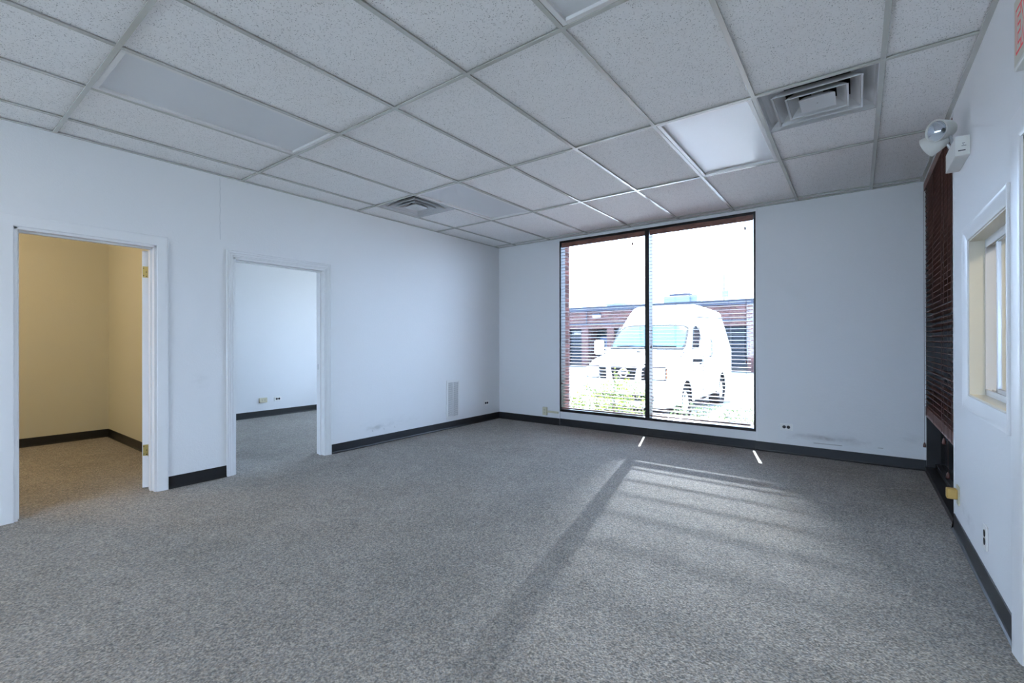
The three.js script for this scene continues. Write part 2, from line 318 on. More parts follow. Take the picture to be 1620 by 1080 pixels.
for (const [c, i, j] of addedLitSpots) troffer(c, i, j, { color: [1, 0.88, 0.70], power: 2 });  // warm panels added out of view, as fill from behind the camera

// 2 x 2 ft stepped square diffusers
function frustum(a0, y0, a1, y1, t = 0.003, curve = 0, steps = 6) { // square shell from half-size a0 at y0 to a1 at y1, with a rim of thickness t
  const verts = [], faces = [], rows = [];
  for (let s = 0; s <= steps; s++) { const k = s / steps, e = curve ? Math.pow(k, curve) : k; rows.push([a0 + (a1 - a0) * k, y0 + (y1 - y0) * e]); }
  const outer = rows, inner = rows.map(([a, y]) => [a - t, y + t * 0.3]).reverse(), loop = [...outer, ...inner];
  for (const [a, y] of loop) verts.push([-a, y, -a], [a, y, -a], [a, y, a], [-a, y, a]);
  for (let r = 0; r < loop.length; r++) { const q = (r + 1) % loop.length; for (let k = 0; k < 4; k++) { const m = (k + 1) % 4; faces.push([r * 4 + k, r * 4 + m, q * 4 + m, q * 4 + k]); } }
  return geom(verts, faces);
}
const ventLabels = { '1,2': 'square ceiling vent beside the long light near the doorway wall', '7,2': 'large square ceiling vent beside the glossy light panel' };
for (const [c, i, j] of ventSpots) {
  const o = thing('ceiling_vent', ventLabels[i + ',' + j], 'vent', [(c.x0 + c.x1) / 2, H, (c.z0 + c.z1) / 2], 0, 'square ceiling vents');
  part('pan', [frustum(0.2945, 0.001, 0.165, 0.075, 0.002, 0.55, 8), box(-0.3, 0.3, 0.0012, 0.0032, -0.3, -0.288), box(-0.3, 0.3, 0.0012, 0.0032, 0.288, 0.3), box(-0.3, -0.288, 0.0012, 0.0032, -0.3, 0.3), box(0.288, 0.3, 0.0012, 0.0032, -0.3, 0.3)], M.diffuser, o);
  part('neck', [frustum(0.166, 0.073, 0.166, 0.26, 0.003), box(-0.17, 0.17, 0.26, 0.264, -0.17, 0.17)], M.black, o);
  for (const a of [0.222, 0.155]) part('louver', [frustum(a, -0.002, a - 0.055, 0.052, 0.0035, 0.8, 5), frustum(a + 0.002, -0.004, a + 0.001, 0.001, 0.010)], M.diffuser, o);
  part('centre_plate', [frustum(0.092, -0.002, 0.06, 0.03, 0.0035, 0.8, 4), box(-0.09, 0.09, 0.0, 0.003, -0.09, 0.09), box(-0.03, 0.03, 0.003, 0.05, -0.03, 0.03)], M.diffuser, o);
  part('screw', cyl(0.004, 0.004, 0.002, 10).translate(0, -0.001, 0), M.grey, o);
}

// ---------------------------------------------------------------- baseboards (black vinyl cove base)
const coveProfile = [[0, 0], [0.016, 0], [0.016, 0.003], [0.009, 0.009], [0.006, 0.018], [0.005, 0.098], [0.004, 0.1], [0, 0.1]];
function cove(from, to, n) {  // from, to: [x, z]; n: [nx, nz] into the room
  const P = coveProfile.length, verts = [], faces = [];
  for (const q of [from, to]) for (const [t, y] of coveProfile) verts.push([q[0] + n[0] * t, y, q[1] + n[1] * t]);
  for (let i = 0; i < P; i++) { const k = (i + 1) % P; faces.push([i, k, P + k, P + i]); }
  faces.push([...Array(P).keys()].reverse(), [...Array(P).keys()].map((i) => P + i));
  return geom(verts, faces);
}
const baseL = 'black vinyl baseboard strip along the doorway wall';
struct('baseboard_left', [cove([XL, ZF], [XL, D1.a + 0.076], [1, 0]), cove([XL, D1.b - 0.076], [XL, D2.a + 0.063], [1, 0]), cove([XL, D2.b - 0.063], [XL, ZB], [1, 0])], M.base, baseL, 'baseboard');
struct('baseboard_back', [cove([XL, ZB], [W1.x0 + 0.001, ZB], [0, 1]), cove([W1.x0 - 0.001, ZB - 0.012], [-2.1175, ZB - 0.012], [0, 1]), cove([-2.1165, ZB - 0.012], [W1.x1 + 0.001, ZB - 0.012], [0, 1]), cove([W1.x1 - 0.001, ZB], [0.508, ZB], [0, 1])], M.base, 'black vinyl baseboard strip below the window', 'baseboard');
struct('baseboard_right', [cove([XR, S2.a + 0.012], [XR, D3.b - 0.1], [-1, 0]), cove([XR, D3.a + 0.08], [XR, ZF], [-1, 0])], M.base, 'black vinyl baseboard strip below the sliding window', 'baseboard');
struct('baseboard_storeroom', [cove([XFAR, 1.9], [XFAR, -1.605], [1, 0]), cove([XFAR, -1.605], [XL - WT - 0.012, -1.605], [0, 1])], M.base, 'black baseboard strip along the tan walls', 'baseboard');
struct('baseboard_office', [cove([XFAR, ZB], [XFAR, -1.72], [1, 0]), cove([XFAR, ZB], [XL - WT, ZB], [0, 1])], M.base, 'black baseboard strip in the bright side office', 'baseboard');

// ---------------------------------------------------------------- door frames
const casingFlat = [[0, 0], [0, 0.010], [0.004, 0.013], [0.05, 0.017], [0.066, 0.018], [0.072, 0.016], [0.074, 0.012], [0.074, 0]];
const casingFluted = [[0, 0], [0, 0.008], [0.004, 0.0105], [0.010, 0.0105], [0.0125, 0.0075], [0.015, 0.0125], [0.030, 0.0145], [0.0325, 0.0115], [0.035, 0.0165], [0.048, 0.019], [0.0505, 0.015], [0.053, 0.0195], [0.059, 0.018], [0.061, 0.013], [0.061, 0]];
const casingSlope = [[0, 0], [0, 0.006], [0.004, 0.008], [0.055, 0.016], [0.068, 0.020], [0.072, 0.019], [0.074, 0.015], [0.074, 0]];
function uFrame(profile, a, b, h, map) { return sweep(profile, [(w) => [a - w, 0], (w) => [a - w, h + w], (w) => [b + w, h + w], (w) => [b + w, 0]], map); }
const leftMap = (u, v, t) => [XL + t, v, -u];
function leftDoor(n, D, profile, label) {
  const o = thing('door_' + n, label, 'doorway', [0, 0, 0], 0, null, 'structure');
  const prof = profile;
  part('casing', toCreasedNormals(uFrame(prof, -D.a, -D.b, D.h, leftMap), 0.5), M.trim, o);
  part('jamb', [box(XL - WT - 0.012, XL + 0.002, 0, D.h, D.a - 0.018, D.a + 0.001, 0.002), box(XL - WT - 0.012, XL + 0.002, 0, D.h, D.b - 0.001, D.b + 0.018, 0.002), box(XL - WT - 0.012, XL + 0.002, D.h - 0.018, D.h + 0.001, D.b, D.a, 0.002)], M.trim, o);
  const s0 = XL - 0.085, s1 = XL - 0.052;
  part('door_stop', [box(s0, s1, 0, D.h - 0.018, D.a - 0.03, D.a - 0.018, 0.002), box(s0, s1, 0, D.h - 0.018, D.b + 0.018, D.b + 0.03, 0.002), box(s0, s1, D.h - 0.03, D.h - 0.018, D.b + 0.018, D.a - 0.018, 0.002)], M.trim, o);
  return o;
}
const door1 = leftDoor(1, D1, casingFlat, 'white doorway with brass-hinged door opening onto the tan room');
{ // the leaf stands open past ninety degrees, so only its hinge edge shows
  const leaf = new THREE.Group(); leaf.name = 'door_leaf'; leaf.position.set(XL - WT - 0.024, 0, D1.b + 0.014); leaf.rotation.y = -21 * Math.PI / 180; leaf.userData.label = 'white door leaf swung open'; door1.add(leaf);
  const mesh = part('door_panel', box(-0.745, 0, 0.012, 1.945, -0.0, 0.040, 0.0015), M.trim, leaf);
  part('lever_handle', [cyl(0.026, 0.026, 0.01, 20, [-0.68, 0.95, 0.040], [-0.68, 0.95, 0.05]), cyl(0.009, 0.009, 1, 12, [-0.68, 0.95, 0.05], [-0.68, 0.95, 0.09]), cyl(0.009, 0.009, 1, 12, [-0.69, 0.95, 0.085], [-0.59, 0.95, 0.085])], M.brass, leaf);
  for (const y of [1.77, 0.315]) {
    const parts = [box(0.0, 0.0025, y - 0.045, y + 0.045, 0.004, 0.036), cyl(0.0065, 0.0065, 1, 12, [0.006, y - 0.047, -0.004], [0.006, y + 0.047, -0.004])];
    part('hinge', parts, M.brass, leaf);
    part('hinge_screw', [[0.03, 0.03], [0, 0.012], [-0.03, 0.03], [-0.035, 0.012]].map(([dy, dz]) => cyl(0.004, 0.004, 1, 10, [0.0025, y + dy, dz], [0.0034, y + dy, dz])), M.black, leaf);
  }
}
const door2 = leftDoor(2, D2, casingFluted, 'white fluted doorway opening onto the bright side office');
part('strike_plate', box(XL - WT + 0.012, XL - WT + 0.04, 0.90, 0.96, D2.b + 0.0175, D2.b + 0.0195), M.aluminium, door2);
const rightMap = (u, v, t) => [XR - t, v, u];
const bullCasing = [[0, 0], [0, 0.010], [0.006, 0.014], [0.02, 0.016], [0.07, 0.021], [0.088, 0.021], [0.096, 0.019], [0.1, 0.014], [0.1, 0]];
{
  const o = thing('door_3', 'white rounded door casing with pale jamb below the exit sign', 'doorway', [0, 0, 0], 0, null, 'structure');
  part('casing', toCreasedNormals(uFrame(bullCasing, D3.b, D3.a, D3.h, rightMap), 0.6), M.trim, o);
  part('jamb', [box(XR - 0.004, XRO, 0, D3.h, D3.b - 0.001, D3.b + 0.02, 0.002), box(XR - 0.004, XRO, 0, D3.h, D3.a - 0.02, D3.a + 0.001, 0.002), box(XR - 0.004, XRO, D3.h - 0.02, D3.h + 0.001, D3.b, D3.a, 0.002)], M.trimBeige, o);
  part('door_leaf', box(XR + 0.05, XR + 0.09, 0.01, D3.h - 0.022, D3.b + 0.022, D3.a - 0.022, 0.002), M.trimBeige, o);
}

// ---------------------------------------------------------------- the tall window: bronze frame, two panes
{
  const o = thing('window_1', 'tall dark bronze window of two panes looking out on a white van', 'window', [0, 0, 0], 0, null, 'structure');
  const z0 = ZB - 0.125, z1 = ZB - 0.002, f = 0.022;
  part('frame', [box(W1.x0, W1.x0 + f, W1.y0, W1.y1, z0, z1, 0.002), box(W1.x1 - f, W1.x1, W1.y0, W1.y1, z0, z1, 0.002), box(W1.x0 + f, W1.x1 - f, W1.y1 - 0.03, W1.y1, z0, z1, 0.002), box(W1.x0 + f, W1.x1 - f, W1.y0, W1.y0 + 0.034, z0, z1, 0.002)], M.bronze, o);
  part('mullion', box(W1.m0, W1.m1, W1.y0 + 0.034, W1.y1 - 0.03, z0, z1, 0.002), M.bronze, o);
  part('glass_pane', box(W1.x0 + f, W1.m0, W1.y0 + 0.034, W1.y1 - 0.03, ZB - 0.1105, ZB - 0.1095), M.greyPane, o);
  part('glass_pane', box(W1.m1, W1.x1 - f, W1.y0 + 0.034, W1.y1 - 0.03, ZB - 0.1105, ZB - 0.1095), M.greyPane, o);
}
{
  const o = thing('window_4', 'plain bronze window lighting the side office', 'window', [0, 0, 0], 0, null, 'structure'), f = 0.04, z0 = ZB - 0.12, z1 = ZB - 0.04;
  part('frame', [box(W0.x0, W0.x0 + f, W0.y0, W0.y1, z0, z1), box(W0.x1 - f, W0.x1, W0.y0, W0.y1, z0, z1), box(W0.x0, W0.x1, W0.y1 - f, W0.y1, z0, z1), box(W0.x0, W0.x1, W0.y0, W0.y0 + f, z0, z1)], M.bronze, o);
  part('glass_pane', box(W0.x0 + f, W0.x1 - f, W0.y0 + f, W0.y1 - f, ZB - 0.081, ZB - 0.08), M.pane, o);
}
{
  const o = thing('window_5', 'unseen window added opposite the tall window for fill light', 'window', [0, 0, 0], 0, null, 'structure'), f = 0.05, z0 = ZF + 0.03, z1 = ZF + 0.1, m = (W5.x0 + W5.x1) / 2;
  part('frame', [box(W5.x0, W5.x0 + f, W5.y0, W5.y1, z0, z1), box(W5.x1 - f, W5.x1, W5.y0, W5.y1, z0, z1), box(W5.x0, W5.x1, W5.y1 - f, W5.y1, z0, z1), box(W5.x0, W5.x1, W5.y0, W5.y0 + f, z0, z1), box(m - f / 2, m + f / 2, W5.y0, W5.y1, z0, z1)], M.bronze, o);
  part('glass_pane', box(W5.x0 + f, m - f / 2, W5.y0 + f, W5.y1 - f, ZF + 0.06, ZF + 0.061), M.pane, o);
  part('glass_pane', box(m + f / 2, W5.x1 - f, W5.y0 + f, W5.y1 - f, ZF + 0.06, ZF + 0.061), M.pane, o);
}
// storefront glazing behind the brown blind
{
  const o = thing('window_2', 'dark tinted full-height glazing in black frame behind the brown blind', 'window', [0, 0, 0], 0, null, 'structure');
  const x0 = 0.508, x1 = 0.63;
  part('frame', [box(x0, x1, 0, S2.y1, ZB, ZB + 0.035, 0.002), box(x0 + 0.03, x1, 0, S2.y1, S2.a - 0.05, S2.a - 0.004, 0.002), box(x0 + 0.04, x1, S2.y1 - 0.06, S2.y1, ZB + 0.03, S2.a, 0.002)], M.bronze, o);
  part('sill', [box(x0 - 0.012, x1, 0, 0.045, ZB + 0.03, S2.a - 0.004, 0.003), box(x0 + 0.06, x1, 0.045, 0.085, ZB + 0.03, S2.a - 0.004, 0.003)], M.bronze, o);
  part('glass_pane', box(S2.x, S2.x + 0.001, 0.08, S2.y1 - 0.05, ZB + 0.03, S2.a - 0.04), M.tinted, o);
}
// sliding reception window
{
  const o = thing('window_3', 'white framed sliding reception window with aluminium track', 'window', [0, 0, 0], 0, null, 'structure');
  const { a, b, y0, y1 } = W3;
  part('casing', toCreasedNormals(sweep(casingSlope, [(w) => [b - w, y0 - w], (w) => [b - w, y1 + w], (w) => [a + w, y1 + w], (w) => [a + w, y0 - w], (w) => [b - w, y0 - w]], rightMap), 0.4), M.trim, o);
  part('jamb', [box(XR, XRO + 0.012, y0, y1, b - 0.001, b + 0.008), box(XR, XRO + 0.012, y0, y1, a - 0.008, a + 0.001), box(XR, XRO + 0.012, y1 - 0.008, y1, b, a), box(XR, XRO + 0.012, y0, y0 + 0.008, b, a)], M.trimBeige, o);
  const t0 = XR + 0.062, t1 = XR + 0.118;
  part('track', [box(t0, t1, y0 + 0.008, y0 + 0.022, b + 0.008, a - 0.008, 0.002), box(t0, t0 + 0.006, y0 + 0.022, y0 + 0.04, b + 0.008, a - 0.008), box(t0 + 0.025, t0 + 0.031, y0 + 0.022, y0 + 0.04, b + 0.008, a - 0.008), box(t1 - 0.006, t1, y0 + 0.022, y0 + 0.045, b + 0.008, a - 0.008), box(t0, t0 + 0.006, y1 - 0.05, y1 - 0.008, b + 0.008, a - 0.008), box(t0 + 0.025, t0 + 0.031, y1 - 0.04, y1 - 0.008, b + 0.008, a - 0.008), box(t1 - 0.006, t1, y1 - 0.05, y1 - 0.008, b + 0.008, a - 0.008), box(t0, t1, y0 + 0.02, y1 - 0.02, b + 0.008, b + 0.014)], M.aluWhite, o);
  const sash = (name, x, za, zb) => {
    const s = part(name, [box(x - 0.008, x + 0.008, y0 + 0.03, y1 - 0.03, za, za + 0.028, 0.002), box(x - 0.008, x + 0.008, y0 + 0.03, y1 - 0.03, zb - 0.028, zb, 0.002), box(x - 0.008, x + 0.008, y0 + 0.03, y0 + 0.06, za, zb, 0.002), box(x - 0.008, x + 0.008, y1 - 0.055, y1 - 0.03, za, zb, 0.002)], M.aluminium, o);
    part('glass_pane', box(x - 0.001, x + 0.001, y0 + 0.06, y1 - 0.055, za + 0.028, zb - 0.028), M.pane, s);
  };
  sash('sash', t0 + 0.0155, b + 0.205, a - 0.01); sash('sash', t0 + 0.042, b + 0.235, a - 0.02);
}

// ---------------------------------------------------------------- venetian blinds
function blind(label, L, y0, y1, tilt, opts) { // local: length along x from 0 to L, room side +z, slats 50 mm deep
  const o = thing('window_blind', label, 'blind', opts.pos, opts.turn ?? 0, 'brown wood-look venetian blinds');
  const pitch = 0.0436, gap = opts.gap ?? [0.012, 0.03];
  part('valance', [box(0.004, L - 0.004, y1 - 0.068, y1, 0.022, 0.032, 0.003), box(0.01, L - 0.01, y1 - 0.045, y1 - 0.004, -0.03, 0.02, 0.002)], M.slat, o);
  const slatGeo = uvSlat(L - gap[0] - gap[1]); const xm = (gap[0] + L - gap[1]) / 2;
  const slat = (y, t) => { const m = lit(new THREE.Mesh(slatGeo, M.slat)); m.name = 'slat'; m.position.set(xm, y, rr(-0.0008, 0.0008)); m.rotation.x = t + rr(-0.012, 0.012); m.rotation.z = rr(-0.0006, 0.0006); o.add(m); };
  let y = y1 - 0.088;
  const stop = y0 + 0.02 + (opts.stack ?? 0) * 0.0062 + 0.012;
  for (; y > stop; y -= pitch) slat(y, tilt);
  for (let k = 0; k < (opts.stack ?? 0); k++) slat(y0 + 0.021 + k * 0.0062, 0.02 * (rnd() - 0.5));
  part('bottom_rail', new RoundedBoxGeometry(L - gap[0] - gap[1], 0.018, 0.05, 2, 0.004).translate(xm, y0 + 0.009, 0), M.slat, o);
  for (const f of opts.ladders ?? [0.09, 0.5, 0.91]) { const x = gap[0] + (L - gap[0] - gap[1]) * f; part('ladder_cord', [rod([x, y0 + 0.01, 0.0265], [x, y1 - 0.02, 0.0265], 0.0009), rod([x, y0 + 0.01, -0.0265], [x, y1 - 0.02, -0.0265], 0.0009), rod([x + 0.01, y0 + 0.01, 0.0268], [x + 0.01, y1 - 0.02, 0.0268], 0.0007)], M.cord, o); }
  for (const [x, yb, z] of opts.pulls ?? []) {
    const c = part('pull_cord', rod([x, yb, z], [x, y1 - 0.05, z], 0.0011), M.cord, o);
    part('tassel', new THREE.LatheGeometry([[0.0015, 0.04], [0.005, 0.034], [0.009, 0.02], [0.0105, 0.008], [0.008, 0], [0, -0.001]].map(([r, h]) => new THREE.Vector2(r, h)), 14).translate(x, yb - 0.034, z), M.tassel, c);
  }
  return o;
}
function uvSlat(L) { // gently crowned slat
  const g = new THREE.BoxGeometry(L, 0.0028, 0.05, 1, 1, 4), p = g.attributes.position;
  for (let i = 0; i < p.count; i++) p.setY(i, p.getY(i) + 0.0014 * (1 - (p.getZ(i) / 0.025) ** 2));
  g.computeVertexNormals(); const uv = g.attributes.uv; for (let i = 0; i < uv.count; i++) uv.setXY(i, p.getX(i) / 0.6, p.getZ(i) / 0.08); return g;
}
const bz = ZB - 0.045, tilt = 0.10;
blind('brown venetian blind over the window pane beside the brick pillar', W1.m0 - W1.x0 - 0.022, 0.242, 2.600, tilt, { pos: [W1.x0 + 0.022, 0, bz], gap: [0.006, 0.034], ladders: [0.02, 0.34, 0.66, 0.97], pulls: [[0.012, 0.62, 0.032], [1.06, 2.47, 0.032]] });
blind('brown venetian blind over the window pane showing the van side', W1.x1 - 0.022 - W1.m1, 0.252, 2.600, tilt, { pos: [W1.m1, 0, bz], gap: [0.006, 0.036], ladders: [0.02, 0.27, 0.55, 0.80, 0.96], pulls: [[1.10, 0.98, 0.032], [1.09, 2.47, 0.032], [0.02, 1.14, 0.032]] });
blind('dark brown venetian blind hung part way over the corner glazing', S2.a - ZB - 0.06, 0.515, 2.625, -0.2, { pos: [0.522, 0, S2.a - 0.018], turn: -Math.PI / 2, gap: [0.012, 0.012], stack: 11, ladders: [0.06, 0.36, 0.66, 0.95], pulls: [] }).rotation.y = Math.PI / 2;
{
  const b = scene.children.filter((c) => c.name.startsWith('window_blind')).at(-1);
  // turned about y by +90 degrees local x runs to -z and the room side would face +x, so mirror the slats' front by turning the other way
  b.rotation.y = -Math.PI / 2; b.position.set(0.522, 0, ZB + 0.038);
  const mk = (x, yb, z) => { const c = part('pull_cord', rod([x, yb, z], [x, 2.55, z], 0.0012), M.cord, b); part('tassel', new THREE.LatheGeometry([[0.0015, 0.045], [0.006, 0.038], [0.010, 0.022], [0.012, 0.008], [0.009, 0], [0, -0.001]].map(([r, h]) => new THREE.Vector2(r, h)), 14).translate(x, yb - 0.038, z), M.tassel, c); };
  mk(0.05, 0.27, 0.034); mk(1.36, 0.30, 0.030); mk(1.18, 0.50, 0.030);
}

// ---------------------------------------------------------------- outlets and small wall fittings; local +z is the wall's outside
function outlet(label, pos, turn, opt = {}) {
  const o = thing('wall_outlet', label, 'outlet', pos, turn, 'wall outlets');
  const w = opt.w ?? 0.07, h = opt.h ?? 0.115, d = opt.d ?? 0.008, mat = opt.ivory ? M.plateIvory : M.plateWhite, hz = opt.horizontal;
  const [W, Hh] = hz ? [h, w] : [w, h];
  part('cover_plate', box(-W / 2, W / 2, -Hh / 2, Hh / 2, 0, d, 0.003), mat, o);
  for (const s of [-1, 1]) {
    const [x, y] = hz ? [s * 0.0195, 0] : [0, s * 0.0195];
    if (opt.slots) part('slot', [[-0.006, 0.004], [0.006, 0.004]].map(([a, b]) => box(x + a - 0.0014, x + a + 0.0014, y + b - 0.006, y + b + 0.006, d - 0.0005, d + 0.0006)).concat([cyl(0.0025, 0.0025, 1, 8, [x, y - 0.01, d - 0.0005], [x, y - 0.01, d + 0.0006])]), M.socket, o);
    else part('receptacle', cyl(0.0165, 0.0165, 1, 20, [x, y, d - 0.001], [x, y, d + 0.0025]), M.socket, o);
  }
  part('screw', cyl(0.003, 0.003, 1, 8, [0, 0, d], [0, 0, d + 0.0012]), M.aluminium, o);
  return o;
}
const faceX = Math.PI / 2, faceMinusX = -Math.PI / 2;
outlet('white horizontal outlet with black sockets on the doorway wall near the corner', [XL, 0.272, -5.335], faceX, { horizontal: true });
outlet('white horizontal outlet with two black sockets above the scuffed wall', [-0.601, 0.284, ZB], 0, { horizontal: true });
outlet('white horizontal outlet with black sockets in the side office', [XFAR, 0.268, -3.74], faceX, { horizontal: true });
outlet('ivory boxed outlet in the side office', [XFAR, 0.268, -3.50], faceX, { horizontal: true, ivory: true, slots: true, d: 0.03, w: 0.075, h: 0.12 });
const ivory = outlet('ivory surface-mounted outlet box joined to a cable duct', [-3.633, 0.186, ZB], 0, { ivory: true, slots: true, d: 0.03 });
outlet('white upright outlet with black sockets below the sliding window', [XR, 0.254, -3.116], faceMinusX, {});
solo('cable_duct', [box(-3.598, -3.412, 0.168, 0.196, ZB, ZB + 0.016, 0.003)], M.plateIvory, 'short ivory cable duct running from outlet box to window', 'cable duct');
{
  const o = outlet('ivory outlet with an amber plug-in beside the corner glazing', [XR, 0.256, -3.864], faceMinusX, { ivory: true, slots: true });
  const p = thing('plug_in_device', 'amber plug-in unit on the ivory outlet beside the corner glazing', 'plug', [XR - 0.0065, 0.262, -3.864], faceMinusX);
  part('body', new RoundedBoxGeometry(0.052, 0.062, 0.05, 3, 0.008).translate(0, 0, 0.026), M.amber, p);
  part('button', cyl(0.005, 0.005, 1, 12, [-0.02, 0.004, 0.012], [-0.028, 0.004, 0.012]), M.socket, p);
}
{ // return-air grille
  const o = thing('return_air_grille', 'white tall return-air grille low on the doorway wall', 'grille', [XL, 0.40, -4.622], faceX);
  const w = 0.262, h = 0.535, b = 0.032;
  part('frame', [box(-w / 2, -w / 2 + b, -h / 2, h / 2, 0, 0.009, 0.003), box(w / 2 - b, w / 2, -h / 2, h / 2, 0, 0.009, 0.003), box(-w / 2 + b, w / 2 - b, h / 2 - b, h / 2, 0, 0.009, 0.003), box(-w / 2 + b, w / 2 - b, -h / 2, -h / 2 + b, 0, 0.009, 0.003), box(-0.007, 0.007, -h / 2 + b, h / 2 - b, 0, 0.008, 0.002)], M.whiteMetal, o);
  part('backing', box(-w / 2 + b, w / 2 - b, -h / 2 + b, h / 2 - b, 0, 0.001), M.grey, o);
  for (const s of [-1, 1]) for (let k = 0; k < 36; k++) { const y = -h / 2 + b + 0.006 + k * (h - 2 * b - 0.012) / 35; const m = part('louver', box(-0.044, 0.044, -0.0006, 0.0006, -0.0055, 0.0055), M.whiteMetal, o); m.rotation.x = 0.7; m.position.set(s * 0.0527, y, 0.0058); }
}
{ // emergency light with two lamp heads
  const o = thing('emergency_light', 'white emergency light box with two round lamp heads high on wall', 'emergency light', [XR, 2.205, -3.645], 0);
  part('battery_box', new RoundedBoxGeometry(0.061, 0.108, 0.33, 3, 0.004).translate(-0.0305, 0.054, 0), M.plateWhite2 ??= std([0.74, 0.74, 0.70], 0.4), o);
  const label = canvasTexture(256, 256, (c) => { c.fillStyle = '#e0e0da'; c.fillRect(0, 0, 256, 256); c.fillStyle = '#55575c'; for (const [x, y, w] of [[120, 90, 60], [135, 110, 22], [110, 130, 95]]) c.fillRect(x, y, w, 8); c.fillStyle = '#20242c'; c.fillRect(40, 196, 150, 16); });
  const lm = part('rating_label', new THREE.PlaneGeometry(0.05, 0.09), std([1, 1, 1], 0.5, { map: label }), o); lm.position.set(-0.031, 0.054, 0.1655);
  const head = (c, d, bright) => {
    const D = new THREE.Vector3(...d).normalize(), q = new THREE.Quaternion().setFromUnitVectors(new THREE.Vector3(0, 1, 0), D);
    const shell = new THREE.LatheGeometry([[0.001, -0.105], [0.022, -0.103], [0.040, -0.093], [0.051, -0.072], [0.057, -0.035], [0.061, 0], [0.063, 0.004], [0.060, 0.006], [0.055, 0.002], [0.054, -0.004]].map(([r, y]) => new THREE.Vector2(r, y)), 40).applyQuaternion(q).translate(...c);
    const h = part('lamp_head', shell, M.plateWhite2, o);
    part('reflector', new THREE.LatheGeometry([[0.012, -0.045], [0.03, -0.034], [0.045, -0.018], [0.055, -0.003]].map(([r, y]) => new THREE.Vector2(r, y)), 32).applyQuaternion(q).translate(...c), M.chrome ??= std([0.85, 0.86, 0.88], 0.12, { metalness: 1 }), h);
    part('lamp_lens', cyl(0.055, 0.055, 0.003, 40).translate(0, -0.001, 0).applyQuaternion(q).translate(...c), M.lensClear ??= phys([0.95, 0.97, 1], 0.08, { transmission: 1, thickness: 0, ior: 1.5 }), h);
    return h;
  };
  head([-0.118, 0.217, 0.0], [-0.52, -0.12, 0.50]);
  head([-0.150, 0.160, -0.10], [-0.80, -0.35, -0.45]);
  part('bracket', [box(-0.05, -0.03, 0.105, 0.135, 0.06, 0.09, 0.003), cyl(0.008, 0.008, 1, 14, [-0.05, 0.105, 0.02], [-0.06, 0.20, -0.035]), cyl(0.008, 0.008, 1, 14, [-0.04, 0.10, -0.07], [-0.075, 0.17, -0.07])], M.aluminium, o);
}
{ // exit sign: red outline letters on a pale plate
  const o = thing('exit_sign', 'pale exit sign with red outlined letters above the door', 'sign', [XR, 2.150, -2.235], 0);
  part('housing', new RoundedBoxGeometry(0.042, 0.25, 0.32, 3, 0.005).translate(-0.021, 0.125, 0), M.plateWhite2, o);
  const t = canvasTexture(768, 580, (c) => { c.fillStyle = '#cfcabb'; c.fillRect(0, 0, 768, 580); c.strokeStyle = '#ff2a3c'; c.lineWidth = 30; c.font = 'bold 520px sans-serif'; c.textBaseline = 'middle'; c.textAlign = 'center'; c.strokeText('EXIT', 384, 300, 710); c.fillStyle = '#d8d2c4'; c.fillText('EXIT', 384, 300, 710); c.lineWidth = 16; c.strokeText('EXIT', 384, 300, 710); });
  const f = part('sign_face', new THREE.PlaneGeometry(0.304, 0.230), std([1, 1, 1], 0.4, { map: t }), o); f.rotation.y = -Math.PI / 2; f.position.set(-0.0425, 0.128, 0);
  f.userData.label = 'red outlined EXIT lettering';
}

// lamps of the two side rooms, out of sight above their door heads
{
  const lamp = (label, x, z, color, power) => {
    const o = thing('ceiling_dome_lamp', label, 'ceiling lamp', [x, H, z]);
    part('dome', new THREE.LatheGeometry([[0.001, -0.09], [0.06, -0.086], [0.11, -0.068], [0.14, -0.04], [0.15, -0.008]].map(([r, y]) => new THREE.Vector2(r, y)), 32), std([0.9, 0.88, 0.8], 0.4, { emissive: new THREE.Color().setRGB(...color), emissiveIntensity: 1 }), o);
    part('rim', cyl(0.16, 0.16, 0.012, 32).translate(0, -0.006, 0), M.brass, o);
    const L = new THREE.PointLight(new THREE.Color().setRGB(...color), power, 0, 2); L.position.set(x, H - 0.16, z); L.shadow.radius = 5; L.castShadow = true; scene.add(L);
  };
  lamp('warm dome lamp on the ceiling of the tan room', -6.1, 0.25, [1, 0.75, 0.47], 1.15);
  lamp('dome lamp on the ceiling of the reception room', 1.9, -2.4, [1, 0.90, 0.72], 1.4);
}

// ---------------------------------------------------------------- outdoors
M.asphalt = (() => { const a = tileNoise(512, 128), b = tileNoise(512, 11); const map = dataTexture(512, 512, (x, y) => { const k = 118 + (a(x, y) - 0.5) * 34 + (b(x, y) - 0.5) * 18 + (rnd() - 0.5) * 22; return [k, k, k - 2]; }, true, [0.25, 0.25]); return std([1, 1, 1], 0.9, { map }); })();
struct('ground', [box(-60, 40, GROUND - 0.3, GROUND, -60, WB - 0.02), box(-60, 40, GROUND - 0.3, GROUND, ZF + 0.14, 50)], M.asphalt, 'sunlit pale asphalt of the parking lot', 'ground');
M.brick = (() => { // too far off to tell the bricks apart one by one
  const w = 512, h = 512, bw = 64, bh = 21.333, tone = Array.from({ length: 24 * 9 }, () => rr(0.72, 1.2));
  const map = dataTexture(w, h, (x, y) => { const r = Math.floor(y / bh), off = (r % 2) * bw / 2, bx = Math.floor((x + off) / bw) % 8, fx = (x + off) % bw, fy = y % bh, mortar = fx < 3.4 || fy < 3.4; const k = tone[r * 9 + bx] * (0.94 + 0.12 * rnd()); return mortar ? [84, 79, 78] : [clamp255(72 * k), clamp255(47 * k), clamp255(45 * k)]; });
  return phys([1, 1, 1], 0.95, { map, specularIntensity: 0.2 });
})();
const brickUv = (g) => { const u = g.attributes.uv; for (let i = 0; i < u.count; i++) u.setXY(i, u.getX(i) / 1.63, u.getY(i) / 1.63); return g; };
